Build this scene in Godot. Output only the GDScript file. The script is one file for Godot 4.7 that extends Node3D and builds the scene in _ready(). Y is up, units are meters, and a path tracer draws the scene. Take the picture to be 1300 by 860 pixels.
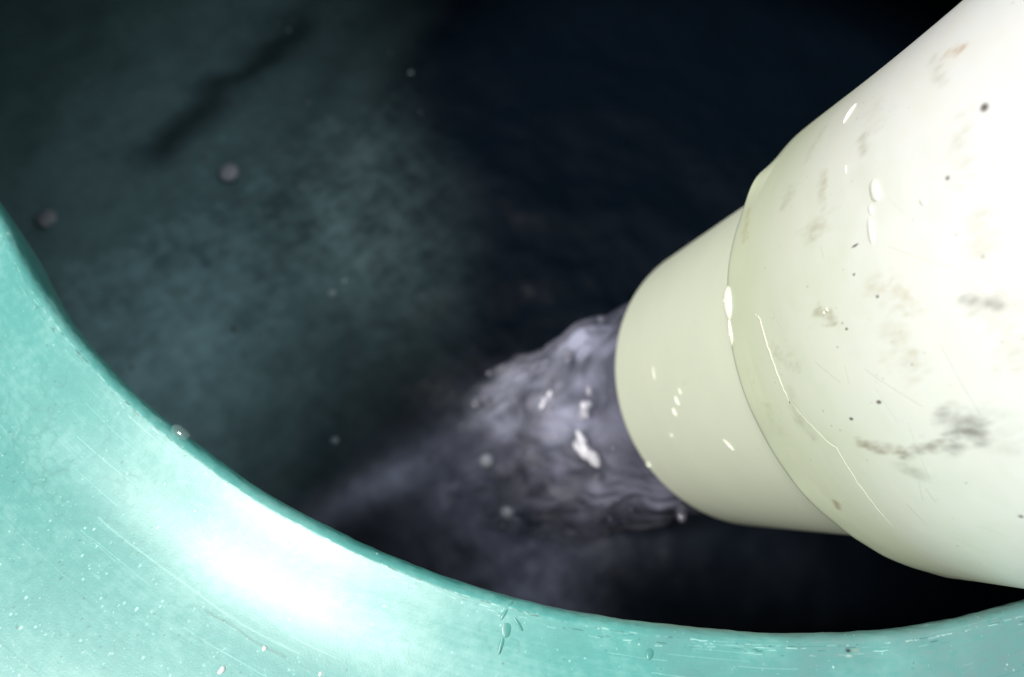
extends Node3D
# A white pipe elbow pouring water through the round opening of a turquoise plastic tank, seen from close above.
# World: y up, origin in the middle of the opening, metres.

const MOUTH := 0.300            # radius of the opening
const WATER_Y := -0.30
const SOCKET_R := 0.0570        # outer radius of the elbow, in units of the pipe's own
const PIPE_R := 0.0500          # outer radius of the thin pipe end
const PIPE_UNIT := 1.45          # metres to one of those
const BEND := 13.0              # curvature of the elbow
const STRAIGHT := 0.020
const SOCKET := Vector3(0.08867, -0.00248, 0.19583)   # middle of the elbow's lower lip
const UPWARD := Vector3(0.20610, 0.94244, 0.26329)   # along the pipe, against the flow
const ASIDE := Vector3(0.59589, 0.09254, -0.79772)   # where the elbow turns to
const ACROSS := Vector3(-0.77617, 0.32130, -0.54252)
const FLOW_END := Vector3(-0.030, -0.290, 0.150)     # where the stream meets the water

var taken := {}
var rng := RandomNumberGenerator.new()

func _ready() -> void:
	rng.seed = 71
	# ---- camera
	var cam := Camera3D.new()
	cam.name = "camera"
	cam.transform = Transform3D(Basis(Vector3(0.996326, 0.040204, -0.075613), Vector3(-0.085637, 0.467747, -0.879704), Vector3(0.0, 0.882948, 0.469472)), Vector3(-0.058319, 0.211509, 0.329140))
	cam.fov = 49.17
	cam.near = 0.01
	cam.far = 60.0
	var lens := CameraAttributesPhysical.new()
	lens.frustum_focal_length = 26.22
	lens.frustum_focus_distance = 0.205
	lens.frustum_near = 0.01
	lens.frustum_far = 60.0
	lens.exposure_aperture = 8.0
	cam.attributes = lens
	add_child(cam)
	# ---- sky, exposure, sun
	var we := WorldEnvironment.new()
	we.name = "environment"
	var env := Environment.new()
	env.background_mode = Environment.BG_SKY
	var sm := ProceduralSkyMaterial.new()
	sm.sky_top_color = Color(0.90, 0.91, 0.93)
	sm.sky_horizon_color = Color(0.66, 0.68, 0.70)
	sm.sky_curve = 0.25
	sm.ground_bottom_color = Color(0.16, 0.16, 0.15)
	sm.ground_horizon_color = Color(0.35, 0.36, 0.36)
	sm.sky_energy_multiplier = 0.50
	var sky := Sky.new()
	sky.sky_material = sm
	env.sky = sky
	env.ambient_light_source = Environment.AMBIENT_SOURCE_SKY
	env.tonemap_mode = Environment.TONE_MAPPER_LINEAR
	env.tonemap_exposure = 2.6
	env.sdfgi_enabled = true
	env.ssao_enabled = true
	env.ssil_enabled = true
	we.environment = env
	add_child(we)
	var sun := DirectionalLight3D.new()
	sun.name = "sun"
	sun.light_energy = 0.5
	sun.light_color = Color(1.0, 0.985, 0.965)
	sun.light_angular_distance = 22.0
	sun.shadow_enabled = true
	var to_sun := Vector3(-0.45, 0.84, 0.30).normalized()
	sun.look_at_from_position(to_sun, Vector3.ZERO, Vector3.UP)
	add_child(sun)
	# ---- the place
	build_tank()
	build_water()
	build_pipe()
	build_stream()
	build_drops()

# ------------------------------------------------------------------ helpers
func numbered(called: String) -> String:
	var n: int = taken.get(called, 0)
	taken[called] = n + 1
	return called if n == 0 else "%s_%03d" % [called, n]

func tag(o: Node, label: String, category: String, group := "", kind := "") -> void:
	if label: o.set_meta("label", label)
	if category: o.set_meta("category", category)
	if group: o.set_meta("group", group)
	if kind: o.set_meta("kind", kind)

func base(called: String, at := Vector3.ZERO) -> Node3D:
	var o := Node3D.new()
	o.name = numbered(called)
	o.position = at
	add_child(o)
	return o

func put(called: String, mesh: Mesh, mat: Material, parent: Node = self) -> MeshInstance3D:
	var o := MeshInstance3D.new()
	o.name = numbered(called) if parent == self else called
	o.mesh = mesh
	if mat: mesh.surface_set_material(0, mat)
	parent.add_child(o, true)
	return o

# A grid of nu x nv points as one smooth surface. wrap closes it along u.
func sheet(nu: int, nv: int, wrap: bool, p: PackedVector3Array, uv: PackedVector2Array, col := PackedColorArray(), flip := false) -> ArrayMesh:
	var nrm := PackedVector3Array()
	nrm.resize(p.size())
	for j in nv:
		for i in nu:
			var i0 := i - 1
			var i1 := i + 1
			if wrap:
				# first and last column are the same line of points
				if i0 < 0: i0 = nu - 2
				if i1 > nu - 1: i1 = 1
			else:
				i0 = maxi(i0, 0)
				i1 = mini(i1, nu - 1)
			var du: Vector3 = p[j * nu + i1] - p[j * nu + i0]
			var dv: Vector3 = p[mini(j + 1, nv - 1) * nu + i] - p[maxi(j - 1, 0) * nu + i]
			var n := du.cross(dv)
			if n.length_squared() < 1e-20: n = Vector3.UP
			nrm[j * nu + i] = -n.normalized() if flip else n.normalized()
	var idx := PackedInt32Array()
	for j in nv - 1:
		for i in nu - 1:
			var a := j * nu + i
			var b := a + 1
			var c := a + nu
			var d := c + 1
			if flip: idx.append_array([a, b, c, b, d, c])
			else: idx.append_array([a, c, b, b, c, d])
	var arr := []
	arr.resize(Mesh.ARRAY_MAX)
	arr[Mesh.ARRAY_VERTEX] = p
	arr[Mesh.ARRAY_NORMAL] = nrm
	arr[Mesh.ARRAY_TEX_UV] = uv
	if col.size(): arr[Mesh.ARRAY_COLOR] = col
	arr[Mesh.ARRAY_INDEX] = idx
	var m := ArrayMesh.new()
	m.add_surface_from_arrays(Mesh.PRIMITIVE_TRIANGLES, arr)
	return m

func noise(s: int, freq: float, oct := 4, kind := FastNoiseLite.TYPE_SIMPLEX_SMOOTH) -> FastNoiseLite:
	var n := FastNoiseLite.new()
	n.seed = s
	n.noise_type = kind
	n.frequency = freq
	n.fractal_octaves = oct
	n.fractal_type = FastNoiseLite.FRACTAL_FBM if oct > 1 else FastNoiseLite.FRACTAL_NONE
	return n

func smooth(a: float, b: float, x: float) -> float:
	return smoothstep(a, b, x)

# a ring of points round the y axis for every (r, y) of a profile
func lathe(profile: Array, nu: int, from_deg := 0.0, to_deg := 360.0, wob := 0.0, flip := false) -> ArrayMesh:
	var p := PackedVector3Array()
	var uv := PackedVector2Array()
	var nv := profile.size()
	var run := 0.0
	var nz := noise(5, 1.2, 3)
	var rough := noise(6, 0.35, 2)
	for j in nv:
		var q: Vector2 = profile[j]
		if j > 0: run += (q - profile[j - 1]).length()
		for i in nu:
			var deg := lerpf(from_deg, to_deg, float(i) / (nu - 1))
			var a := deg_to_rad(deg)
			var d := Vector3(cos(a), 0, sin(a))
			var w := wob * nz.get_noise_2d(d.x * 3.0, d.z * 3.0)
			w += oval(deg) + (rough.get_noise_2d(deg * 3.0, j * 0.6) * 0.00022 if wob > 0.0 and q.x < 0.3065 else 0.0)
			p.append(d * (q.x + w) + Vector3(0, q.y, 0))
			uv.append(Vector2((deg - 60.0) / 90.0, run / LIP_RUN if wob > 0.0 else 0.62 + 0.34 * pingpong(run / LIP_RUN * 2.0 + 1.0, 1.0)))
	return sheet(nu, nv, to_deg - from_deg > 359.0, p, uv, PackedColorArray(), flip)

# the mouth is not quite round: it runs out wider on the far side
func oval(deg: float) -> float:
	return 0.055 * smoothstep(141.0, 172.0, deg) * (1.0 - smoothstep(225.0, 285.0, deg))

func image_tex(im: Image) -> ImageTexture:
	im.generate_mipmaps()
	return ImageTexture.create_from_image(im)

func dot(im: Image, x: float, y: float, rx: float, ry: float, c: Color, strength: float, soft := 1.0) -> void:
	var w := im.get_width()
	var h := im.get_height()
	for yy in range(maxi(0, int(y - ry - 1)), mini(h, int(y + ry + 2))):
		for xx in range(int(x - rx - 1), int(x + rx + 2)):
			var k := sqrt(pow((xx - x) / rx, 2) + pow((yy - y) / ry, 2))
			if k < 1.0:
				var t := strength * (1.0 if soft <= 0.0 else clampf((1.0 - k) / soft, 0, 1))
				var xm := posmod(xx, w)
				im.set_pixel(xm, yy, im.get_pixel(xm, yy).lerp(c, t))

func stroke(im: Image, a: Vector2, b: Vector2, r: float, c: Color, strength: float, wander := 0.0) -> void:
	var n := int(a.distance_to(b) / maxf(0.6, r * 0.6)) + 1
	for k in n + 1:
		var t := float(k) / n
		var q := a.lerp(b, t)
		q += (b - a).orthogonal().normalized() * wander * sin(t * 9.0 + a.x) * rng.randf_range(0.5, 1.0)
		dot(im, q.x, q.y, r, r, c, strength * rng.randf_range(0.5, 1.0))

# ------------------------------------------------------------------ the tank
const LIP_RUN := 0.135

func lip_profile() -> Array:
	var a := []
	a.append_array([Vector2(0.3085, -0.060), Vector2(0.3045, -0.040), Vector2(0.3018, -0.026), Vector2(0.3002, -0.011)])
	# the roll: from the innermost line over the crest, then down a rounded outer shoulder to the flange
	for k in 13:
		var t := deg_to_rad(lerpf(180.0, 76.0, k / 12.0))
		a.append(Vector2(0.3034 + 0.0034 * cos(t), -0.0046 + 0.0046 * sin(t)))
	var slope := [[0.3070, 16.0], [0.3090, 18.0], [0.3115, 20.0], [0.3145, 20.0], [0.3175, 18.5], [0.3205, 16.5], [0.3235, 14.0], [0.3265, 11.0], [0.3300, 8.0], [0.3340, 5.0], [0.3380, 3.0], [0.3430, 2.0], [0.3500, 1.5], [0.3580, 1.2], [0.3700, 1.2], [0.3850, 1.2], [0.4000, 1.2]]
	for q in slope:
		var b: Vector2 = a[-1]
		a.append(Vector2(q[0], b.y - (q[0] - b.x) * tan(deg_to_rad(q[1]))))
	return a

func lip_uv(az: float, r: float) -> Vector2:
	var prof := lip_profile()
	var run := 0.0
	for j in range(1, prof.size()):
		var d: float = (prof[j] - prof[j - 1]).length()
		if prof[j].x >= r and j > 15:
			run += d * clampf((r - prof[j - 1].x) / maxf(1e-6, prof[j].x - prof[j - 1].x), 0, 1)
			break
		run += d
	return Vector2((az - 60.0) / 90.0, run / LIP_RUN)

func lip_height(r: float) -> float:
	var prof := lip_profile()
	for j in range(16, prof.size()):
		if prof[j].x >= r:
			return lerpf(prof[j - 1].y, prof[j].y, clampf((r - prof[j - 1].x) / maxf(1e-6, prof[j].x - prof[j - 1].x), 0, 1))
	return -0.02

func lip_textures() -> Array:
	var w := 2048
	var h := 704
	var base_c := Color(0.078, 0.340, 0.312)
	var n1 := noise(11, 0.006, 5)
	var n2 := noise(12, 0.05, 3)
	var n3 := noise(13, 0.35, 2)
	var lines := noise(14, 1.0, 3)
	var im := Image.create(w, h, false, Image.FORMAT_RGB8)
	var hm := Image.create(w, h, false, Image.FORMAT_RGB8)
	for y in h:
		for x in w:
			# blend over the seam so the texture repeats
			var k := clampf((x - 1900.0) / 148.0, 0, 1)
			var a := n1.get_noise_2d(x, y) * (1 - k) + n1.get_noise_2d(x - w, y) * k
			var b := n2.get_noise_2d(x, y) * (1 - k) + n2.get_noise_2d(x - w, y) * k
			var c := n3.get_noise_2d(x, y)
			var l := lines.get_noise_2d(x * 0.004, y * 0.22) * (1 - k) + lines.get_noise_2d((x - w) * 0.004, y * 0.22) * k
			var t := 1.0 + 0.10 * a + 0.07 * b + 0.10 * c + 0.04 * l
			var chalk := clampf(0.02 + 0.16 * a + 0.04 * l + 0.10 * b, 0.0, 0.3)
			var col := Color(base_c.r * t, base_c.g * t, base_c.b * t).lerp(Color(0.50, 0.66, 0.62), chalk)
			# greyer and duller towards the pipe side
			var greyed := clampf(1.0 - smooth(0.16, 0.40, float(x) / w + 0.10 * a), 0, 1) * smooth(0.01, 0.10, float(x) / w)
			col = col.lerp(Color(0.135, 0.240, 0.245), greyed * clampf(0.70 + 0.2 * b + 0.2 * l, 0, 0.95))
			im.set_pixel(x, y, col.linear_to_srgb())
			var hv := 0.5 + 0.14 * b + 0.14 * c + 0.04 * l
			hm.set_pixel(x, y, Color(hv, hv, hv))
	var rg := RandomNumberGenerator.new()
	rg.seed = 9
	var flat0: float = lip_uv(90, 0.3335).y * h
	var white := Color(0.80, 0.93, 0.90)
	var dark := Color(0.22, 0.45, 0.42)
	for k in 9500:      # dust and pits
		var x := rg.randf() * w
		var y := rg.randf_range(0.36, 0.99) * h
		if y < flat0 and rg.randf() < 0.72: continue
		var lit := rg.randf() < 0.55
		var s := 0.6 + 1.5 * pow(rg.randf(), 5.0)
		dot(im, x, y, s, s * rg.randf_range(0.9, 2.2), white if lit else dark, rg.randf_range(0.25, 0.85), 0.7)
		if s > 1.0: dot(hm, x, y, s * 1.5, s * 1.5, Color(0.9, 0.9, 0.9) if lit else Color(0.2, 0.2, 0.2), 0.8)
	for k in 240:       # fine scratches, mostly along the rim
		var x := rg.randf() * w
		var y := rg.randf_range(0.30, 0.98) * h
		var len := rg.randf_range(10, 120)
		var dy := rg.randf_range(-0.04, 0.04) * len if rg.randf() < 0.8 else rg.randf_range(-1, 1) * len * 0.6
		if absf(dy) > len * 0.1: len *= 0.25
		stroke(im, Vector2(x, y), Vector2(x + len, y + dy), 0.8, white if rg.randf() < 0.65 else dark, rg.randf_range(0.12, 0.5))
	for k in 130:        # worm-like dried wet marks
		var q := Vector2(rg.randf() * w, rg.randf_range(0.40, 0.95) * h)
		if k < 60: q = lip_uv(rg.randf_range(113.0, 131.0), rg.randf_range(0.318, 0.337)) * Vector2(w, h)
		var ang := rg.randf() * TAU
		for m in rg.randi_range(5, 26):
			ang += rg.randf_range(-0.8, 0.8)
			q += Vector2.from_angle(ang) * 3.0
			dot(im, q.x, q.y, rg.randf_range(1.5, 4.0), rg.randf_range(1.5, 4.0), Color(0.27, 0.55, 0.52), 0.42)
	for k in 420:       # glints painted into the colour along the inner edge, with dark flecks
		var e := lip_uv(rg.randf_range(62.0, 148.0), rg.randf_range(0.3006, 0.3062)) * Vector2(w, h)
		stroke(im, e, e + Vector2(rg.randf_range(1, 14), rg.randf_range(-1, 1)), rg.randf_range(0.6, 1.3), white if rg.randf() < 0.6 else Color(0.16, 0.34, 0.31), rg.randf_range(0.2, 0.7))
	# highlight line of the rim crease, painted pale into the colour
	for k in 5:
		var o := rg.randf_range(-3.0, 3.0)
		stroke(im, lip_uv(109.0, 0.3325) * Vector2(w, h) + Vector2(0, o), lip_uv(121.5, 0.3318) * Vector2(w, h) + Vector2(0, o * 0.4), 1.6, Color(0.60, 0.80, 0.77), 0.17, 3.0)
		stroke(im, lip_uv(109.5, 0.3350) * Vector2(w, h) + Vector2(0, o), lip_uv(114.0, 0.3342) * Vector2(w, h) + Vector2(0, o), 1.8, dark, 0.10, 2.0)
	# the rough chip at the inner edge, near the pipe
	var chip := lip_uv(82.2, 0.3050)
	dot(im, chip.x * w, chip.y * h, 7, 5, Color(0.55, 0.62, 0.56), 0.7)
	dot(im, chip.x * w + 9, chip.y * h, 4, 3.5, Color(0.06, 0.09, 0.08), 0.95)
	dot(hm, chip.x * w + 9, chip.y * h, 6, 5, Color(0.0, 0.0, 0.0), 0.95)
	dot(im, chip.x * w + 9, chip.y * h + 7, 6, 3, Color(0.78, 0.82, 0.76), 0.7)
	hm.bump_map_to_normal_map(2.2)
	return [image_tex(im), image_tex(hm)]

func tank_plain() -> StandardMaterial3D:
	var m := StandardMaterial3D.new()
	m.albedo_color = Color(0.078, 0.340, 0.312).linear_to_srgb()
	m.roughness = 0.45
	return m

func build_tank() -> void:
	var t := base("water_tank", Vector3(0, -0.6, 0))
	tag(t, "turquoise plastic water tank with a smooth rounded rim round its open mouth", "water tank")
	var up := Vector3(0, 0.6, 0)
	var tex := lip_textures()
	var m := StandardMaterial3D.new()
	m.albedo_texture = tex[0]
	m.normal_enabled = true
	m.normal_texture = tex[1]
	m.normal_scale = 0.10
	m.roughness = 0.37
	m.metallic_specular = 0.66
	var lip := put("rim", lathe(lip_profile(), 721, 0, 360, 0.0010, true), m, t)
	lip.position = up
	var plain := tank_plain()
	var deck := put("deck", lathe([lip_profile()[-1], Vector2(0.44, -0.0195), Vector2(0.50, -0.0215), Vector2(0.58, -0.026), Vector2(0.66, -0.036), Vector2(0.72, -0.055), Vector2(0.76, -0.085), Vector2(0.79, -0.13), Vector2(0.80, -0.19)], 145, 0, 360, 0.0, true), m, t)
	deck.position = up
	var wall := put("outer_wall", lathe([Vector2(0.80, -0.19), Vector2(0.80, -0.6)], 145, 0, 360, 0.0, true), m, t)
	wall.position = up
	var inner := put("inner_wall", lathe([Vector2(0.3085, -0.060), Vector2(0.42, -0.075), Vector2(0.60, -0.10), Vector2(0.72, -0.13), Vector2(0.765, -0.17), Vector2(0.775, -0.22), Vector2(0.775, -0.58)], 145, 0, 360, 0.0), plain, t)
	inner.position = up
	var fl := put("floor", lathe([Vector2(0.80, -0.6), Vector2(0.40, -0.6), Vector2(0.001, -0.6)], 73), plain, t)
	fl.position = up

# ------------------------------------------------------------------ the water in the tank
func water_height(x: float, z: float, n1: FastNoiseLite, n2: FastNoiseLite) -> float:
	var d := Vector2(x - FLOW_END.x, z - FLOW_END.z).length()
	var near := exp(-d * 8.0)
	var h := n1.get_noise_2d(x, z) * (0.0028 + 0.012 * near) + n2.get_noise_2d(x, z) * (0.0007 + 0.005 * near)
	h += 0.0022 * sin(d * 95.0 + 4.0 * n1.get_noise_2d(x + 3.0, z)) * exp(-d * 14.0)
	return h

func build_water() -> void:
	var n1 := noise(21, 9.0, 2)
	var n2 := noise(22, 34.0, 3)
	var half := 0.77
	var w := 768
	var im := Image.create(w, w, false, Image.FORMAT_RGB8)
	var cloud := noise(23, 6.0, 2, FastNoiseLite.TYPE_VALUE_CUBIC)
	var fine := noise(24, 55.0, 3, FastNoiseLite.TYPE_VALUE_CUBIC)
	var grain := noise(28, 150.0, 2, FastNoiseLite.TYPE_VALUE_CUBIC)
	var warp := noise(25, 6.0, 2)
	for y in w:
		for x in w:
			var px := (float(x) / w * 2 - 1) * half
			var pz := (float(y) / w * 2 - 1) * half
			var qx := px + 0.02 * warp.get_noise_2d(px, pz)
			var qz := pz + 0.02 * warp.get_noise_2d(px + 7, pz)
			var c := cloud.get_noise_2d(qx, qz)
			var f := fine.get_noise_2d(px, pz) + 0.8 * grain.get_noise_2d(px, pz)
			var d := Vector2(px - FLOW_END.x, pz - FLOW_END.z).length()
			# air carried under by the stream: dense round the plunge, drifting off to the far left
			var drift := Vector2((px + 0.37) / 0.27, (pz + 0.0) / 0.40).length()
			var a := clampf(0.55 + 0.26 * c + 0.55 * f + 0.60 * smooth(-0.08, 0.14, pz), 0, 1.4) * (1 - smooth(0.35, 1.12, drift + 0.2 * c))  # colour lightened towards the near side to offset the rim shadow
			a *= 1.0 - 0.75 * smooth(-0.37, -0.12, px - 0.25 * minf(pz, 0.0))  # colour held darker where the sun patch would brighten it
			a = maxf(a, (0.80 + 0.15 * c + 0.22 * f) * (1 - smooth(-0.44, -0.14, px + 0.05 * c)))
			var lane := absf((px + 0.3515) * 0.905 + (pz + 0.17) * 0.426 + 0.02 * warp.get_noise_2d(px, pz * 2.0))
			var gap := 1.0 - 0.68 * exp(-pow(lane / 0.019, 2)) * smooth(-0.34, -0.25, pz) * (1 - smooth(-0.11, -0.05, pz))
			var wisp := exp(-pow(((px + 0.135) * 0.58 + (pz - 0.175) * 0.82) / 0.014, 2) - pow(((px + 0.135) * 0.82 - (pz - 0.175) * 0.58) / 0.055, 2))
			var patch := exp(-pow((px + 0.024) / 0.034, 2) - pow((pz - 0.228) / 0.040, 2))
			var near := (0.8 * exp(-pow((px - FLOW_END.x + 0.012) / 0.06, 2) - pow((pz - FLOW_END.z - 0.03) / 0.055, 2)) + 0.62 * wisp + 1.0 * patch) * clampf(0.65 + 0.5 * f + 0.5 * c, 0, 1)
			var murk := Color(0.0014, 0.0036, 0.0074).lerp(Color(0.34, 0.57, 0.62), a * gap)
			var froth := clampf(near, 0, 1)
			murk = murk.lerp(Color(0.050, 0.070, 0.105), 0.45 * exp(-pow(d / 0.17, 2)) * smooth(-0.02, 0.05, pz - FLOW_END.z + 0.03))
			im.set_pixel(x, y, murk.lerp(Color(0.64, 0.68, 0.92), froth).linear_to_srgb())
	var m := StandardMaterial3D.new()
	m.albedo_texture = image_tex(im)
	m.roughness = 0.42
	m.metallic_specular = 0.22
	var n := 321
	var p := PackedVector3Array()
	var uv := PackedVector2Array()
	for j in n:
		for i in n:
			var u := float(i) / (n - 1)
			var v := float(j) / (n - 1)
			# a disc out of the square grid
			var sx := u * 2 - 1
			var sz := v * 2 - 1
			var x := sx * sqrt(1 - sz * sz * 0.5) * 0.774
			var z := sz * sqrt(1 - sx * sx * 0.5) * 0.774
			p.append(Vector3(x, WATER_Y + water_height(x, z, n1, n2), z))
			uv.append(Vector2(x / half * 0.5 + 0.5, z / half * 0.5 + 0.5))
	var o := put("water", sheet(n, n, false, p, uv, PackedColorArray(), true), m)
	tag(o, "dark murky teal water churning inside the tank", "water", "", "structure")
	# tiny bubbles riding on it
	var dome := SphereMesh.new()
	dome.radius = 1.0
	dome.height = 2.0
	dome.radial_segments = 10
	dome.rings = 5
	var bm := StandardMaterial3D.new()
	bm.albedo_color = Color(0.24, 0.32, 0.34).linear_to_srgb()
	bm.roughness = 0.15
	bm.vertex_color_use_as_albedo = true
	dome.material = bm
	var mm := MultiMesh.new()
	mm.transform_format = MultiMesh.TRANSFORM_3D
	mm.use_colors = true
	mm.mesh = dome
	var rg := RandomNumberGenerator.new()
	rg.seed = 31
	var spots := []
	while spots.size() < 130:
		var x := rg.randf_range(-0.62, 0.35)
		var z := rg.randf_range(-0.42, 0.30)
		var d := Vector2(x - FLOW_END.x, z - FLOW_END.z).length()
		var want := 0.25 + 0.6 * cloud.get_noise_2d(x, z) + 0.7 * exp(-d * 9.0)
		want -= 0.9 * smooth(-0.25, 0.0, x) * (1.0 - exp(-d * 8.0))
		if rg.randf() < want: spots.append(Vector2(x, z))
	mm.instance_count = spots.size()
	for k in spots.size():
		var s: Vector2 = spots[k]
		var r := 0.0006 + 0.0034 * pow(rg.randf(), 4.0)
		mm.set_instance_transform(k, Transform3D(Basis.from_scale(Vector3(r, r * 0.6, r)), Vector3(s.x, WATER_Y + water_height(s.x, s.y, n1, n2), s.y)))
		var g := rg.randf_range(0.5, 1.5)
		mm.set_instance_color(k, Color(g, g, g * 1.03))
	var b := MultiMeshInstance3D.new()
	b.name = "bubbles"
	b.multimesh = mm
	add_child(b)
	tag(b, "small pale bubbles scattered over the dark water", "bubbles", "", "stuff")

# ------------------------------------------------------------------ the pipe
func pvc(rough := 0.36) -> StandardMaterial3D:
	var m := StandardMaterial3D.new()
	m.albedo_color = Color(0.76, 0.77, 0.66).linear_to_srgb()
	m.roughness = rough
	m.metallic_specular = 0.5
	return m

# a point on the elbow's axis, the direction along it and the one towards the bend's middle
func axis(s: float) -> Array:
	var q := maxf(s - STRAIGHT, 0.0)
	var turn := 1.35 / BEND          # length of the bend
	var over := maxf(q - turn, 0.0)
	q = minf(q, turn)
	var c := SOCKET + (UPWARD * (minf(s, STRAIGHT) + sin(BEND * q) / BEND) + ASIDE * ((1 - cos(BEND * q)) / BEND)) * PIPE_UNIT
	var t := UPWARD * cos(BEND * q) + ASIDE * sin(BEND * q)
	var n := ASIDE * cos(BEND * q) - UPWARD * sin(BEND * q)
	return [c + t * over * PIPE_UNIT, t, n]

func on_pipe(s: float, phi: float, r: float) -> Array:
	var a := axis(s)
	var nrm: Vector3 = a[2] * cos(phi) + ACROSS * sin(phi)
	return [a[0] + nrm * r * PIPE_UNIT, nrm, a[1]]

# rings: Vector2(s, radius); wob roughens the radius
func tube(rings: Array, nu: int, tex_len: float, wob: Callable, flip := false) -> ArrayMesh:
	var p := PackedVector3Array()
	var uv := PackedVector2Array()
	for j in rings.size():
		var q: Vector2 = rings[j]
		for i in nu:
			var phi := TAU * i / (nu - 1)
			var w: Vector2 = wob.call(j, phi)
			p.append(on_pipe(q.x + w.x, phi, q.y + w.y)[0])
			uv.append(Vector2(float(i) / (nu - 1), q.x / tex_len))
	return sheet(nu, rings.size(), true, p, uv, PackedColorArray(), flip)

const ELBOW_TEX := 0.13

func elbow_textures() -> Array:
	var w := 2048
	var h := 1024
	var im := Image.create(w, h, false, Image.FORMAT_RGB8)
	var hm := Image.create(w, h, false, Image.FORMAT_RGB8)
	var n1 := noise(41, 0.005, 4)
	var n2 := noise(42, 0.03, 4)
	var n3 := noise(43, 0.4, 2)
	for y in h:
		for x in w:
			var k := clampf((x - 1900.0) / 148.0, 0, 1)
			var a := n1.get_noise_2d(x, y) * (1 - k) + n1.get_noise_2d(x - w, y) * k
			var b := n2.get_noise_2d(x * 0.5, y) * (1 - k) + n2.get_noise_2d((x - w) * 0.5, y) * k
			var c := n3.get_noise_2d(x, y)
			var t := 1.0 + 0.03 * a + 0.025 * b + 0.015 * c
			var col := Color(0.800 * t, 0.800 * t, 0.780 * t)
			col = col.lerp(Color(0.73, 0.71, 0.60), clampf(0.6 * a + 0.4 * b, 0, 0.35))
			# green bounce light near the lip, painted in and fading up the elbow
			col = col.lerp(Color(0.59, 0.65, 0.45), 0.88 * (1.0 - smooth(0.004, 0.052, float(y) / h * ELBOW_TEX + 0.008 * a + 0.004 * b)))
			im.set_pixel(x, y, col.linear_to_srgb())
			var hv := 0.5 + 0.16 * b + 0.05 * c + 0.1 * a
			hm.set_pixel(x, y, Color(hv, hv, hv))
	var at := func(s: float, phi: float) -> Vector2: return Vector2(phi / TAU * w, s / ELBOW_TEX * h)
	var grey := Color(0.46, 0.44, 0.42)
	var brown := Color(0.72, 0.62, 0.46)
	var black := Color(0.16, 0.12, 0.12)
	# smudges of dirt: many faint touches along a line
	var smear := func(s0: float, p0: float, s1: float, p1: float, r: float, c: Color, st: float, n: int) -> void:
		var a: Vector2 = at.call(s0, p0)
		var b: Vector2 = at.call(s1, p1)
		var side := (b - a).orthogonal().normalized()
		for k in n:
			var q := a.lerp(b, rng.randf()) + side * rng.randfn(0.0, r)
			var big := rng.randf_range(1.2, 4.5)
			dot(im, q.x, q.y, big, big * rng.randf_range(1.0, 2.2), c, st * rng.randf_range(0.2, 1.0), 1.0)
	smear.call(0.0352, 2.82, 0.0378, 2.92, 8.0, grey, 0.7 * 0.12, 170)
	smear.call(0.0368, 2.86, 0.0376, 2.94, 4.0, grey, 0.12, 90)
	smear.call(0.0345, 2.90, 0.0390, 2.88, 3.5, grey, 0.13, 80)
	smear.call(0.0335, 2.93, 0.0352, 2.925, 3.0, grey, 0.13, 40)
	smear.call(0.0245, 2.865, 0.0295, 2.915, 3.5, grey.lerp(brown, 0.35), 0.19, 90)
	smear.call(0.0285, 2.925, 0.0340, 2.905, 2.6, grey.lerp(brown, 0.2), 0.19, 80)
	smear.call(0.0425, 2.57, 0.0455, 2.63, 3.0, grey, 0.14, 70)
	smear.call(0.0345, 2.42, 0.0385, 2.50, 6.0, brown, 0.09, 90)
	smear.call(0.0385, 2.50, 0.0345, 2.60, 7.0, brown, 0.09, 110)
	smear.call(0.0345, 2.60, 0.0360, 2.72, 8.0, brown, 0.07, 110)
	smear.call(0.0490, 1.85, 0.0515, 1.90, 4.0, Color(0.75, 0.60, 0.45), 0.16, 60)
	smear.call(0.0040, 1.90, 0.0065, 2.06, 5.0, Color(0.72, 0.58, 0.32), 0.16, 90)
	smear.call(0.0265, 2.42, 0.0290, 2.49, 4.0, Color(0.55, 0.50, 0.36), 0.17, 60)
	smear.call(0.0150, 2.50, 0.0210, 2.60, 6.0, Color(0.55, 0.52, 0.36), 0.10, 60)
	for k in 18:
		var s0 := rng.randf_range(0.006, 0.050)
		var p0 := rng.randf_range(1.75, 3.1)
		smear.call(s0, p0, s0 + rng.randf_range(-0.003, 0.003), p0 + rng.randf_range(-0.22, 0.22), rng.randf_range(2.0, 14.0), Color(0.70, 0.64, 0.50) if rng.randf() < 0.6 else Color(0.64, 0.65, 0.54), rng.randf_range(0.04, 0.10), 130)
	# specks
	for q in [[0.0515, 2.15, 6.5, 5.0], [0.0460, 2.27, 3.0, 2.6], [0.0255, 2.78, 2.6, 3.2], [0.0300, 2.75, 3.0, 3.6], [0.0330, 2.38, 1.8, 2.2], [0.0350, 2.47, 2.1, 2.2], [0.0350, 3.18, 3.0, 2.5], [0.0150, 2.69, 2.5, 2.5], [0.0340, 2.30, 1.8, 6.0], [0.0300, 2.52, 2.0, 2.2]]:
		var c: Vector2 = at.call(q[0], q[1])
		dot(im, c.x, c.y, q[2] * 0.85, q[3] * 0.85, black, 0.75, 0.8)
	for k in 260:
		var c: Vector2 = at.call(rng.randf_range(0.004, 0.065), rng.randf_range(1.4, 3.8))
		var s := 0.8 + 1.3 * pow(rng.randf(), 3.0)
		dot(im, c.x, c.y, s, s, Color(0.42, 0.38, 0.30) if rng.randf() < 0.75 else Color(0.93, 0.93, 0.88), rng.randf_range(0.15, 0.6))
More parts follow.
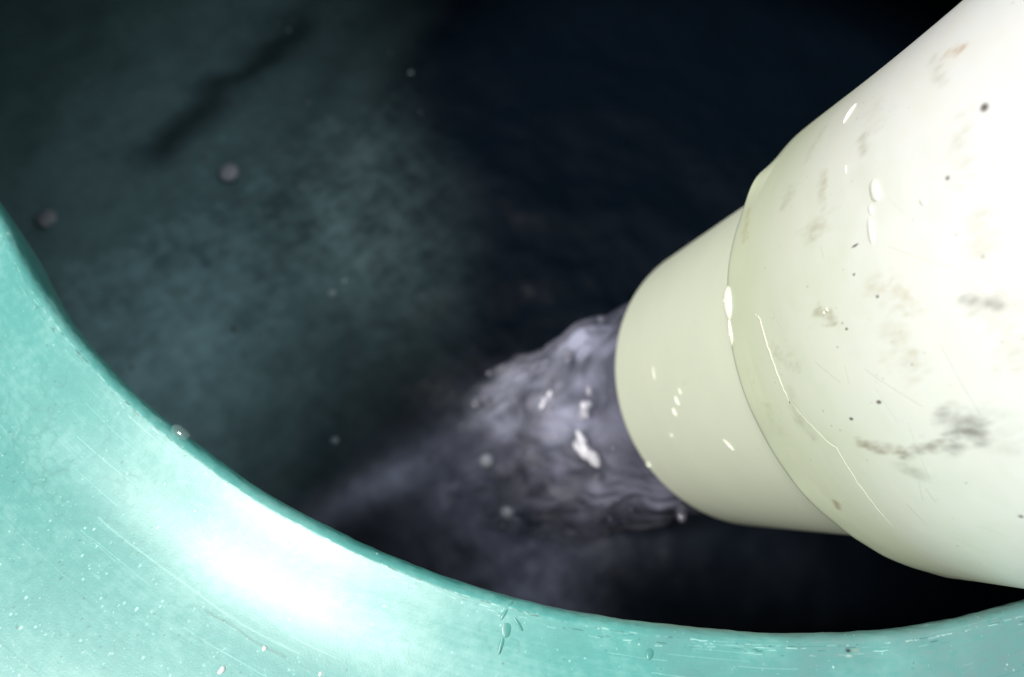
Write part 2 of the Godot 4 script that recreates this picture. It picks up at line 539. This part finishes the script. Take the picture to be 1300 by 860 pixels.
	# hairline scratches, slanting round the lower front
	for k in 34:
		var c: Vector2 = at.call(rng.randf_range(0.004, 0.05), rng.randf_range(2.2, 3.6))
		var d := Vector2.from_angle(rng.randf_range(-0.5, 0.9)) * rng.randf_range(8, 70)
		stroke(im, c, c + d, 0.8, Color(0.62, 0.60, 0.50), rng.randf_range(0.06, 0.22))
		stroke(hm, c, c + d, 1.2, Color(0.2, 0.2, 0.2), 0.5)
	hm.bump_map_to_normal_map(1.6)
	return [image_tex(im), image_tex(hm)]

func flat_drop(parent: Node, called: String, s: float, phi: float, r: float, along: Vector2, wide: float, high: float, m: Material) -> void:
	# a low dome lying on the pipe; along: half its length as (metres up the pipe, metres round it)
	var q := on_pipe(s, phi, r)
	var round_: Vector3 = (q[1] as Vector3).cross(q[2]).normalized() * -1.0
	var d: Vector3 = ((q[2] as Vector3) * along.x + round_ * along.y)
	put(called, dome_mesh(q[0], q[1], d * 1.15, wide * 1.1, high * 1.2), m, parent)

func dome_mesh(at: Vector3, n: Vector3, half: Vector3, wide: float, high: float) -> ArrayMesh:
	var side := n.cross(half).normalized() * wide
	var p := PackedVector3Array()
	var uv := PackedVector2Array()
	var nz := noise(rng.randi() % 9999, 0.7, 1)
	for j in 13:
		var lat := PI * 0.5 * j / 12.0
		for i in 37:
			var a := TAU * i / 36.0
			var k := 1.0 + 0.22 * nz.get_noise_2d(cos(a) * 0.7, sin(a) * 0.7)
			p.append(at + (half * cos(a) + side * sin(a)) * cos(lat) * k + n * (sin(lat) * high - high * 0.12))
			uv.append(Vector2(i / 36.0, j / 12.0))
	return sheet(37, 13, true, p, uv)

func bead_line(pts: Array, r: float, radius: float) -> ArrayMesh:
	# a thin raised line along (s, phi) points lying on the pipe
	var path := []
	var nz := noise(77, 0.35, 2)
	for k in pts.size() - 1:
		var a: Vector2 = pts[k]
		var b: Vector2 = pts[k + 1]
		for i in 12:
			path.append(a.lerp(b, i / 12.0))
	path.append(pts[-1])
	var p := PackedVector3Array()
	var uv := PackedVector2Array()
	for j in path.size():
		var q := on_pipe(path[j].x + 0.00025 * nz.get_noise_1d(j * 2.0), path[j].y + 0.006 * nz.get_noise_1d(j * 2.0 + 90), radius)
		var q2 := on_pipe(path[mini(j + 1, path.size() - 1)].x, path[mini(j + 1, path.size() - 1)].y, radius)
		var q0 := on_pipe(path[maxi(j - 1, 0)].x, path[maxi(j - 1, 0)].y, radius)
		var t: Vector3 = (q2[0] - q0[0]).normalized()
		var n: Vector3 = q[1]
		var sd := t.cross(n).normalized()
		var taper := sqrt(sin(PI * clampf(float(j) / (path.size() - 1), 0.02, 0.98))) * (1.0 + 0.5 * nz.get_noise_1d(j * 5.0))
		for i in 9:
			var a := TAU * i / 8.0
			p.append(q[0] + (sd * cos(a) + n * sin(a) * 0.8) * r * taper * PIPE_UNIT)
			uv.append(Vector2(i / 8.0, j))
	return sheet(9, path.size(), true, p, uv)

func build_pipe() -> void:
	var t := base("drain_pipe", SOCKET)
	tag(t, "white plastic pipe elbow with a thinner pipe end pouring water into the tank", "pipe")
	var back := -SOCKET
	var tex := elbow_textures()
	var m := pvc(0.34)
	m.albedo_color = Color.WHITE
	m.albedo_texture = tex[0]
	m.normal_enabled = true
	m.normal_texture = tex[1]
	m.normal_scale = 0.22
	# elbow: bore face, rounded lower lip, body, round the bend, then the straight socket off to the side
	var rings := [Vector2(0.010, 0.0502), Vector2(0.0006, 0.0502), Vector2(0.0001, 0.0520), Vector2(-0.0002, 0.0553), Vector2(0.0000, 0.0562), Vector2(0.0004, 0.0567), Vector2(0.0011, 0.05685), Vector2(0.0024, 0.05690)]
	for k in 100: rings.append(Vector2(0.005 + 0.0015 * k, SOCKET_R - 0.00005 * exp(-k * 0.35)))
	rings.append_array([Vector2(0.20, SOCKET_R), Vector2(0.201, 0.0565), Vector2(0.2012, 0.0502)])
	var nz := noise(51, 0.9, 2)
	var wob := func(j: int, phi: float) -> Vector2:
		if j < 2 or j > 8: return Vector2.ZERO
		var d := Vector2(cos(phi), sin(phi)) * 3.0
		var k := nz.get_noise_2d(d.x, d.y)
		var chip := exp(-pow((phi - 1.74) / 0.10, 2)) * 0.0012 - exp(-pow((phi - 1.60) / 0.07, 2)) * 0.0010
		return Vector2(0.0006 * k + chip * 0.6, 0.0005 * k + chip * 0.8) * (1.0 if j < 7 else 0.4)
	var e := put("elbow", tube(rings, 241, ELBOW_TEX, wob), m, t)
	e.position = back
	var none := func(_j: int, _phi: float) -> Vector2: return Vector2.ZERO
	# the thinner pipe end, with its bore
	var pm := pvc(0.38)
	var sp := elbow_small_tex()
	pm.albedo_color = Color.WHITE
	pm.albedo_texture = sp[0]
	pm.normal_enabled = true
	pm.normal_texture = sp[1]
	pm.normal_scale = 0.2
	var pr := []
	for k in 24: pr.append(Vector2(0.012 - 0.0042 * k, PIPE_R))
	pr.append_array([Vector2(-0.0858, PIPE_R), Vector2(-0.0864, 0.0497), Vector2(-0.0868, 0.0490), Vector2(-0.0868, 0.0462), Vector2(-0.0862, 0.0455), Vector2(-0.05, 0.0455), Vector2(0.15, 0.0455)])
	var good := []
	for q in pr:
		if good.is_empty() or q.x < good[-1].x or q.y < good[-1].y: good.append(q)
	var pe := put("pipe_end", tube(good, 181, 0.1, none, true), pm, t)
	pe.position = back
	# the supply pipe that comes in from the side, out of the picture
	var sup := put("supply_pipe", tube([Vector2(0.16, PIPE_R), Vector2(0.5, PIPE_R), Vector2(0.9, PIPE_R)], 97, 0.1, none), pvc(), t)
	sup.position = back
	# glue and water marks that stand proud of the plastic
	var gl := pvc(0.22)
	gl.albedo_color = Color(0.77, 0.765, 0.64).linear_to_srgb()
	var wet := pvc(0.10)
	wet.albedo_color = Color(0.77, 0.78, 0.68).linear_to_srgb()
	var g := Node3D.new()
	g.name = "glue_mark"
	var holder := t
	var add := func(called: String, s: float, phi: float, r: float, along: Vector2, wide: float, high: float, mat: Material) -> void:
		flat_drop(holder, called, s, phi, r, along, wide, high, mat)
	g.free()
	add.call("glue_drip", 0.0008, 2.27, 0.0564, Vector2(0.0005, 0.0052), 0.0021, 0.0019, gl)
	add.call("glue_drip", 0.0010, 2.40, 0.0565, Vector2(0.0004, 0.0044), 0.0014, 0.0011, gl)
	add.call("glue_drip", 0.0030, 1.78, 0.0561, Vector2(0.0004, 0.0026), 0.0010, 0.0007, gl)
	add.call("water_bead", 0.0380, 2.18, SOCKET_R, Vector2(0.0003, 0.0028), 0.0013, 0.0009, wet)
	add.call("water_bead", 0.0365, 2.285, SOCKET_R, Vector2(-0.0004, 0.0032), 0.0009, 0.0005, wet)
	add.call("water_bead", 0.0370, 2.225, SOCKET_R, Vector2(0.0001, 0.0012), 0.0005, 0.0005, wet)
	add.call("water_bead", 0.0312, 1.75, SOCKET_R, Vector2(-0.0010, 0.0026), 0.0006, 0.0006, wet)
	add.call("water_bead", 0.0335, 2.03, SOCKET_R, Vector2(0.0001, 0.0013), 0.0003, 0.0003, wet)
	add.call("water_bead", 0.0430, 2.29, SOCKET_R, Vector2(0.0002, 0.0009), 0.0006, 0.0004, wet)
	add.call("water_bead", 0.0282, 2.445, SOCKET_R, Vector2(0.0002, 0.0005), 0.0003, 0.0004, wet)
	add.call("water_bead", 0.0276, 2.45, SOCKET_R, Vector2(0.0002, 0.0004), 0.0003, 0.0003, wet)
	add.call("water_bead", -0.0448, 2.60, PIPE_R, Vector2(0.0004, 0.0018), 0.0007, 0.0007, wet)
	add.call("water_bead", -0.0485, 2.655, PIPE_R, Vector2(0.0003, 0.0016), 0.0007, 0.0007, wet)
	add.call("water_bead", -0.0415, 2.55, PIPE_R, Vector2(0.0003, 0.0012), 0.0004, 0.0004, wet)
	add.call("water_bead", -0.0555, 2.41, PIPE_R, Vector2(0.0001, 0.0026), 0.0004, 0.0003, wet)
	add.call("water_bead", -0.0285, 2.88, PIPE_R, Vector2(0.0012, 0.0022), 0.0006, 0.0005, wet)
	add.call("water_bead", -0.0565, 2.78, PIPE_R, Vector2(0.0003, 0.0008), 0.0004, 0.0004, wet)
	add.call("water_bead", -0.0845, 2.96, PIPE_R, Vector2(0.0004, 0.0012), 0.0008, 0.0009, wet)
	var dull := pvc(0.5)
	dull.albedo_color = Color(0.66, 0.68, 0.54).linear_to_srgb()
	for pts in [[Vector2(0.0115, 2.36), Vector2(0.0130, 2.39), Vector2(0.0145, 2.56), Vector2(0.0150, 2.69)], [Vector2(0.0155, 2.69), Vector2(0.0210, 2.87), Vector2(0.0200, 3.10), Vector2(0.019, 3.2)]]:
		put("glue_line", bead_line(pts, 0.00019 if pts.size() == 4 and pts[0].x > 0.011 and pts[0].x < 0.012 else 0.00008, SOCKET_R), dull, t)
	for c in t.get_children():
		if c.position == Vector3.ZERO: c.position = back

func elbow_small_tex() -> Array:
	var w := 1024
	var h := 512
	var im := Image.create(w, h, false, Image.FORMAT_RGB8)
	var hm := Image.create(w, h, false, Image.FORMAT_RGB8)
	var n1 := noise(61, 0.01, 4)
	var n3 := noise(63, 0.3, 2)
	for y in h:
		for x in w:
			var a := n1.get_noise_2d(x, y)
			var c := n3.get_noise_2d(x, y)
			var t := 1.0 + 0.03 * a + 0.015 * c
			im.set_pixel(x, y, Color(0.735 * t, 0.785 * t, 0.62 * t).linear_to_srgb())
			var hv := 0.5 + 0.12 * a + 0.05 * c
			hm.set_pixel(x, y, Color(hv, hv, hv))
	for k in 260:
		var s := 0.7 + 1.1 * pow(rng.randf(), 3.0)
		dot(im, rng.randf() * w, rng.randf() * h, s, s, Color(0.45, 0.42, 0.33) if rng.randf() < 0.7 else Color(0.92, 0.92, 0.87), rng.randf_range(0.15, 0.5))
	hm.bump_map_to_normal_map(1.5)
	return [image_tex(im), image_tex(hm)]

# ------------------------------------------------------------------ the stream
func build_stream() -> void:
	var m := StandardMaterial3D.new()
	m.albedo_color = Color.WHITE
	m.vertex_color_use_as_albedo = true
	m.roughness = 0.26
	m.metallic_specular = 1.0
	m.clearcoat_enabled = true
	m.clearcoat = 1.0
	m.clearcoat_roughness = 0.08
	m.backlight_enabled = true
	m.backlight = Color(0.5, 0.5, 0.55)
	m.transparency = BaseMaterial3D.TRANSPARENCY_ALPHA
	var start: Vector3 = axis(-0.06)[0]
	var v0 := -UPWARD
	var nv := 150
	var nu := 161
	var big := noise(71, 22.0, 3)
	var mid := noise(72, 48.0, 2)
	var fin := noise(73, 150.0, 3)
	var p := PackedVector3Array()
	var uv := PackedVector2Array()
	var col := PackedColorArray()
	var reach := (FLOW_END - start).length()
	var core := []
	var p2 := PackedVector3Array()
	var col2 := PackedColorArray()
	for j in nv:
		var t := float(j) / (nv - 1)
		var straight := start + v0 * reach * 1.02 * t
		var c := straight.lerp(start.lerp(FLOW_END, t), t)
		core.append(c)
		var r := lerpf(0.0655, 0.0635, smooth(0, 0.4, t)) + 0.006 * smooth(0.85, 1.0, t)
		for i in nu:
			var a := TAU * i / (nu - 1)
			var n := ASIDE * cos(a) + ACROSS * sin(a)
			# lumps are drawn out along the flow
			var q := n * 0.065 + v0 * t * 0.14
			var k := smooth(0.16, 0.62, t)
			var d := 0.008 * big.get_noise_3dv(q) * k + 0.0028 * mid.get_noise_3dv(q) * (0.25 + 0.75 * k) + 0.0006 * fin.get_noise_3dv(q) * (0.1 + 0.9 * k)
			p.append(c + n * (r + d))
			uv.append(Vector2(float(i) / (nu - 1), t))
			var f := clampf(0.45 + 0.9 * mid.get_noise_3dv(q + Vector3(3, 0, 0)) + 0.35 * fin.get_noise_3dv(q), 0, 1)
			var g := Color(0.060, 0.062, 0.085).lerp(Color(0.19, 0.195, 0.265), f).lerp(Color(0.80, 0.81, 0.95), smooth(0.30, 0.85, t) * (0.45 + 0.55 * f))
			var gone := smooth(0.84, 1.02, t + 0.16 * big.get_noise_3dv(q * 1.3))
			var blot := clampf(0.5 + 1.1 * big.get_noise_3dv(q * 1.4 + Vector3(9, 0, 0)) + 0.8 * mid.get_noise_3dv(q * 0.8 + Vector3(5, 0, 0)), 0, 1)
			p2.append(c + n * (r * 0.88 + d * 1.6))
			var g2 := Color(0.10, 0.105, 0.145).lerp(Color(0.70, 0.72, 0.94), pow(blot, 1.5) * (0.22 + 0.95 * smooth(0.20, 0.62, t)))  # lower froth lightened in colour to offset the shade inside the tank
			g2.a = 0.97 - 0.9 * gone
			col2.append(g2)
			g = Color(0.26, 0.265, 0.35).lerp(Color(0.62, 0.63, 0.74), f * smooth(0.2, 0.8, t))
			g.a = (0.30 + 0.22 * f) * (1.0 - gone)
			col.append(g)
	var o := put("water_stream", sheet(nu, nv, true, p, uv, col), m)
	tag(o, "thick rippled stream of grey water gushing from the white pipe end", "water stream")
	var im: StandardMaterial3D = m.duplicate()
	im.clearcoat = 0.3
	put("foam_core", sheet(nu, nv, true, p2, uv, col2), im, o)
	# bubbles added over its skin to catch glints
	var ball := SphereMesh.new()
	ball.radius = 1.0
	ball.height = 2.0
	ball.radial_segments = 16
	ball.rings = 8
	var bm := StandardMaterial3D.new()
	bm.albedo_color = Color(0.20, 0.20, 0.255).linear_to_srgb()
	bm.roughness = 0.16
	bm.metallic_specular = 1.0
	ball.material = bm
	var rg := RandomNumberGenerator.new()
	rg.seed = 8
	var mm := MultiMesh.new()
	mm.transform_format = MultiMesh.TRANSFORM_3D
	mm.mesh = ball
	mm.instance_count = 70
	for k in 70:
		var j := int(lerpf(0.30, 0.97, pow(rg.randf(), 0.7)) * (nv - 1))
		var at: Vector3 = p[j * nu + rg.randi() % (nu - 1)]
		var rr := 0.0008 + 0.0030 * pow(rg.randf(), 3.0)
		var b := Basis.from_euler(Vector3(rg.randf() * TAU, rg.randf() * TAU, 0)).scaled(Vector3(rr, rr * rg.randf_range(0.5, 1.0), rr * rg.randf_range(0.8, 1.8)))
		mm.set_instance_transform(k, Transform3D(b, at - (at - core[j]).normalized() * rr * 0.45))
	var bs := MultiMeshInstance3D.new()
	bs.name = "bubbles"
	bs.multimesh = mm
	bs.set_meta("kind", "stuff")
	o.add_child(bs, true)
	# glints of sky on the stream, made as white painted domes
	var white := StandardMaterial3D.new()
	white.albedo_color = Color(0.82, 0.82, 0.88).linear_to_srgb()
	white.roughness = 0.2
	for q in [[66, 0.445, 14, 0.0085], [61, 0.385, 7, 0.0058], [84, 0.36, 5, 0.0046]]:
		for k in q[2]:
			var jj := clampi(int(q[0] + rg.randfn(0.0, 2.2)), 0, nv - 1)
			var at := p[jj * nu + clampi(int((q[1] + rg.randfn(0.0, 0.009)) * (nu - 1)), 0, nu - 2)]
			var outw: Vector3 = (at - core[jj]).normalized()
			var across := outw.cross(Vector3.UP).normalized().rotated(outw, rg.randf_range(-0.7, 0.9))
			var big_ := q[3] as float * rg.randf_range(0.35, 0.85)
			put("glint_fleck", dome_mesh(at - outw * 0.001, (outw + Vector3.UP * rg.randf_range(0.4, 1.1)).normalized(), across * big_, big_ * rg.randf_range(0.3, 0.7), big_ * 0.4), white, o)
	# froth thrown up where it plunges in
	var fp := PackedVector3Array()
	var fuv := PackedVector2Array()
	var fc := PackedColorArray()
	var nr := 60
	var w1 := noise(21, 9.0, 2)
	var w2 := noise(22, 34.0, 3)
	var na := 161
	for j in nr:
		var rr := 0.015 + 0.105 * j / (nr - 1.0)
		for i in na:
			var a := TAU * i / (na - 1)
			var x := FLOW_END.x - 0.002 + rr * cos(a)
			var z := FLOW_END.z + 0.018 + rr * sin(a)
			var q := Vector3(x, 0, z)
			var lump := 0.5 + 0.55 * big.get_noise_3dv(q) + 0.25 * mid.get_noise_3dv(q * 0.8)
			var edge := 1.0 - smooth(0.035, 0.070 + 0.05 * big.get_noise_3dv(Vector3(cos(a), sin(a), 2) * 0.05), rr)
			var h := 0.024 * lump * edge * smooth(0.0, 0.05, rr) - 0.003
			fp.append(Vector3(x, WATER_Y + water_height(x, z, w1, w2) + h + 0.004, z))
			fuv.append(Vector2(float(i) / (na - 1), rr))
			var f := clampf(0.2 + 0.75 * lump, 0, 1)
			var g := Color(0.32, 0.34, 0.46).lerp(Color(0.72, 0.74, 0.95), f)
			g.a = clampf(edge * (0.9 * lump - 0.05), 0, 0.8)
			fc.append(g)
	var fm: StandardMaterial3D = m.duplicate()
	fm.roughness = 0.30
	fm.clearcoat = 0.4
	var s := put("splash", sheet(na, nr, true, fp, fuv, fc, true), fm)
	tag(s, "lumpy lavender grey froth churned up round the foot of the stream", "splash")

# ------------------------------------------------------------------ drops
func build_drops() -> void:
	var clear := StandardMaterial3D.new()
	clear.albedo_color = Color(0.72, 0.88, 0.86, 0.12)
	clear.roughness = 0.06
	clear.transparency = BaseMaterial3D.TRANSPARENCY_ALPHA
	var milk := StandardMaterial3D.new()
	milk.albedo_color = Color(0.56, 0.58, 0.66).linear_to_srgb()
	milk.roughness = 0.5
	# airborne drops and floating bubbles
	for q in [
		["floating_bubble", Vector3(-0.314, -0.295, -0.078), 0.0080, "larger of two round pale bubbles alone on dark teal water far from pipe", "bubbles adrift on the water"],
		["floating_bubble", Vector3(-0.449, -0.296, -0.015), 0.0075, "dim round bubble adrift beside the turquoise rim at the left edge", "bubbles adrift on the water"],
		["splash_drop", Vector3(-0.068, -0.26, 0.172), 0.0050, "pale blurred drop before the foot of the stream, upper of two", "drops flung from the stream"],
		["splash_drop", Vector3(-0.052, -0.25, 0.208), 0.0042, "pale blurred drop before the foot of the stream, lower one, nearer the rim", "drops flung from the stream"],
	]:
		var s := SphereMesh.new()
		s.radius = q[2]
		s.height = q[2] * 2.0
		s.radial_segments = 24
		s.rings = 12
		var o := put(q[0], s, milk)
		o.position = q[1]
		if q[0] == "floating_bubble": o.scale = Vector3(1.0, 0.4, 1.15)
		tag(o, q[3], "bubble" if q[0] == "floating_bubble" else "water drop", q[4])
	# on the rim
	var rim_drop := func(called: String, az: float, r: float, along: Vector2, wide: float, high: float, mat: Material, label: String, cat: String, group: String) -> void:
		var a := deg_to_rad(az)
		var out := Vector3(cos(a), 0, sin(a))
		var side := Vector3(-sin(a), 0, cos(a))
		var at := out * r + Vector3(0, lip_height(r), 0)
		var o := put(called, dome_mesh(Vector3.ZERO, Vector3.UP, out * along.x + side * along.y, wide, high), mat)
		o.position = at
		tag(o, label, cat, group)
	rim_drop.call("water_drop", 121.0, 0.3002, Vector2(0.0018, 0.0), 0.0034, 0.0016, clear, "clear bulging water drop clinging to the inner edge of the turquoise rim", "water drop", "")
	var bead := StandardMaterial3D.new()
	bead.albedo_color = Color(0.72, 0.78, 0.77).linear_to_srgb()
	bead.roughness = 0.12
	rim_drop.call("pale_bead", 110.6, 0.3355, Vector2(0.0008, 0.0), 0.0007, 0.0006, bead, "round white bead on the turquoise flange just outside its raised line", "bead", "beads on the flange")
	rim_drop.call("pale_bead", 111.8, 0.3448, Vector2(0.0012, 0.0003), 0.0009, 0.0007, bead, "largest white bead low on the turquoise flange at the bottom edge", "bead", "beads on the flange")
	rim_drop.call("pale_bead", 107.7, 0.3349, Vector2(0.0007, 0.0), 0.0005, 0.0004, bead, "white bead on the flange near the bottom edge, nearest the wet run", "bead", "beads on the flange")
	var film := StandardMaterial3D.new()
	film.albedo_color = Color(0.07, 0.28, 0.25).linear_to_srgb()
	film.roughness = 0.30
	var run := base("wet_run", Vector3(-0.030, 0, 0.312))
	run.position = Vector3(0, 0, 0)
	tag(run, "dark forked trickle of water running down the turquoise rim below the splash", "trickle")
	for q in [[99.9, 0.3082, Vector2(0.0036, 0.0), 0.0013], [99.95, 0.3118, Vector2(0.0036, 0.0001), 0.0006], [99.45, 0.3066, Vector2(0.0020, -0.0018), 0.0006], [100.15, 0.3052, Vector2(0.0026, 0.0009), 0.0006]]:
		var a := deg_to_rad(q[0])
		var out := Vector3(cos(a), -0.15, sin(a))
		var side := Vector3(-sin(a), 0, cos(a))
		put("water_film", dome_mesh(Vector3(cos(a) * q[1], lip_height(q[1]), sin(a) * q[1]), Vector3.UP, out * q[2].x + side * q[2].y, q[3], 0.00022), film, run)
	rim_drop.call("wet_patch", 92.7, 0.3077, Vector2(0.0018, 0.0002), 0.0010, 0.00035, film, "small dark wet patch on the rim between the trickle and the chip", "wet patch", "")
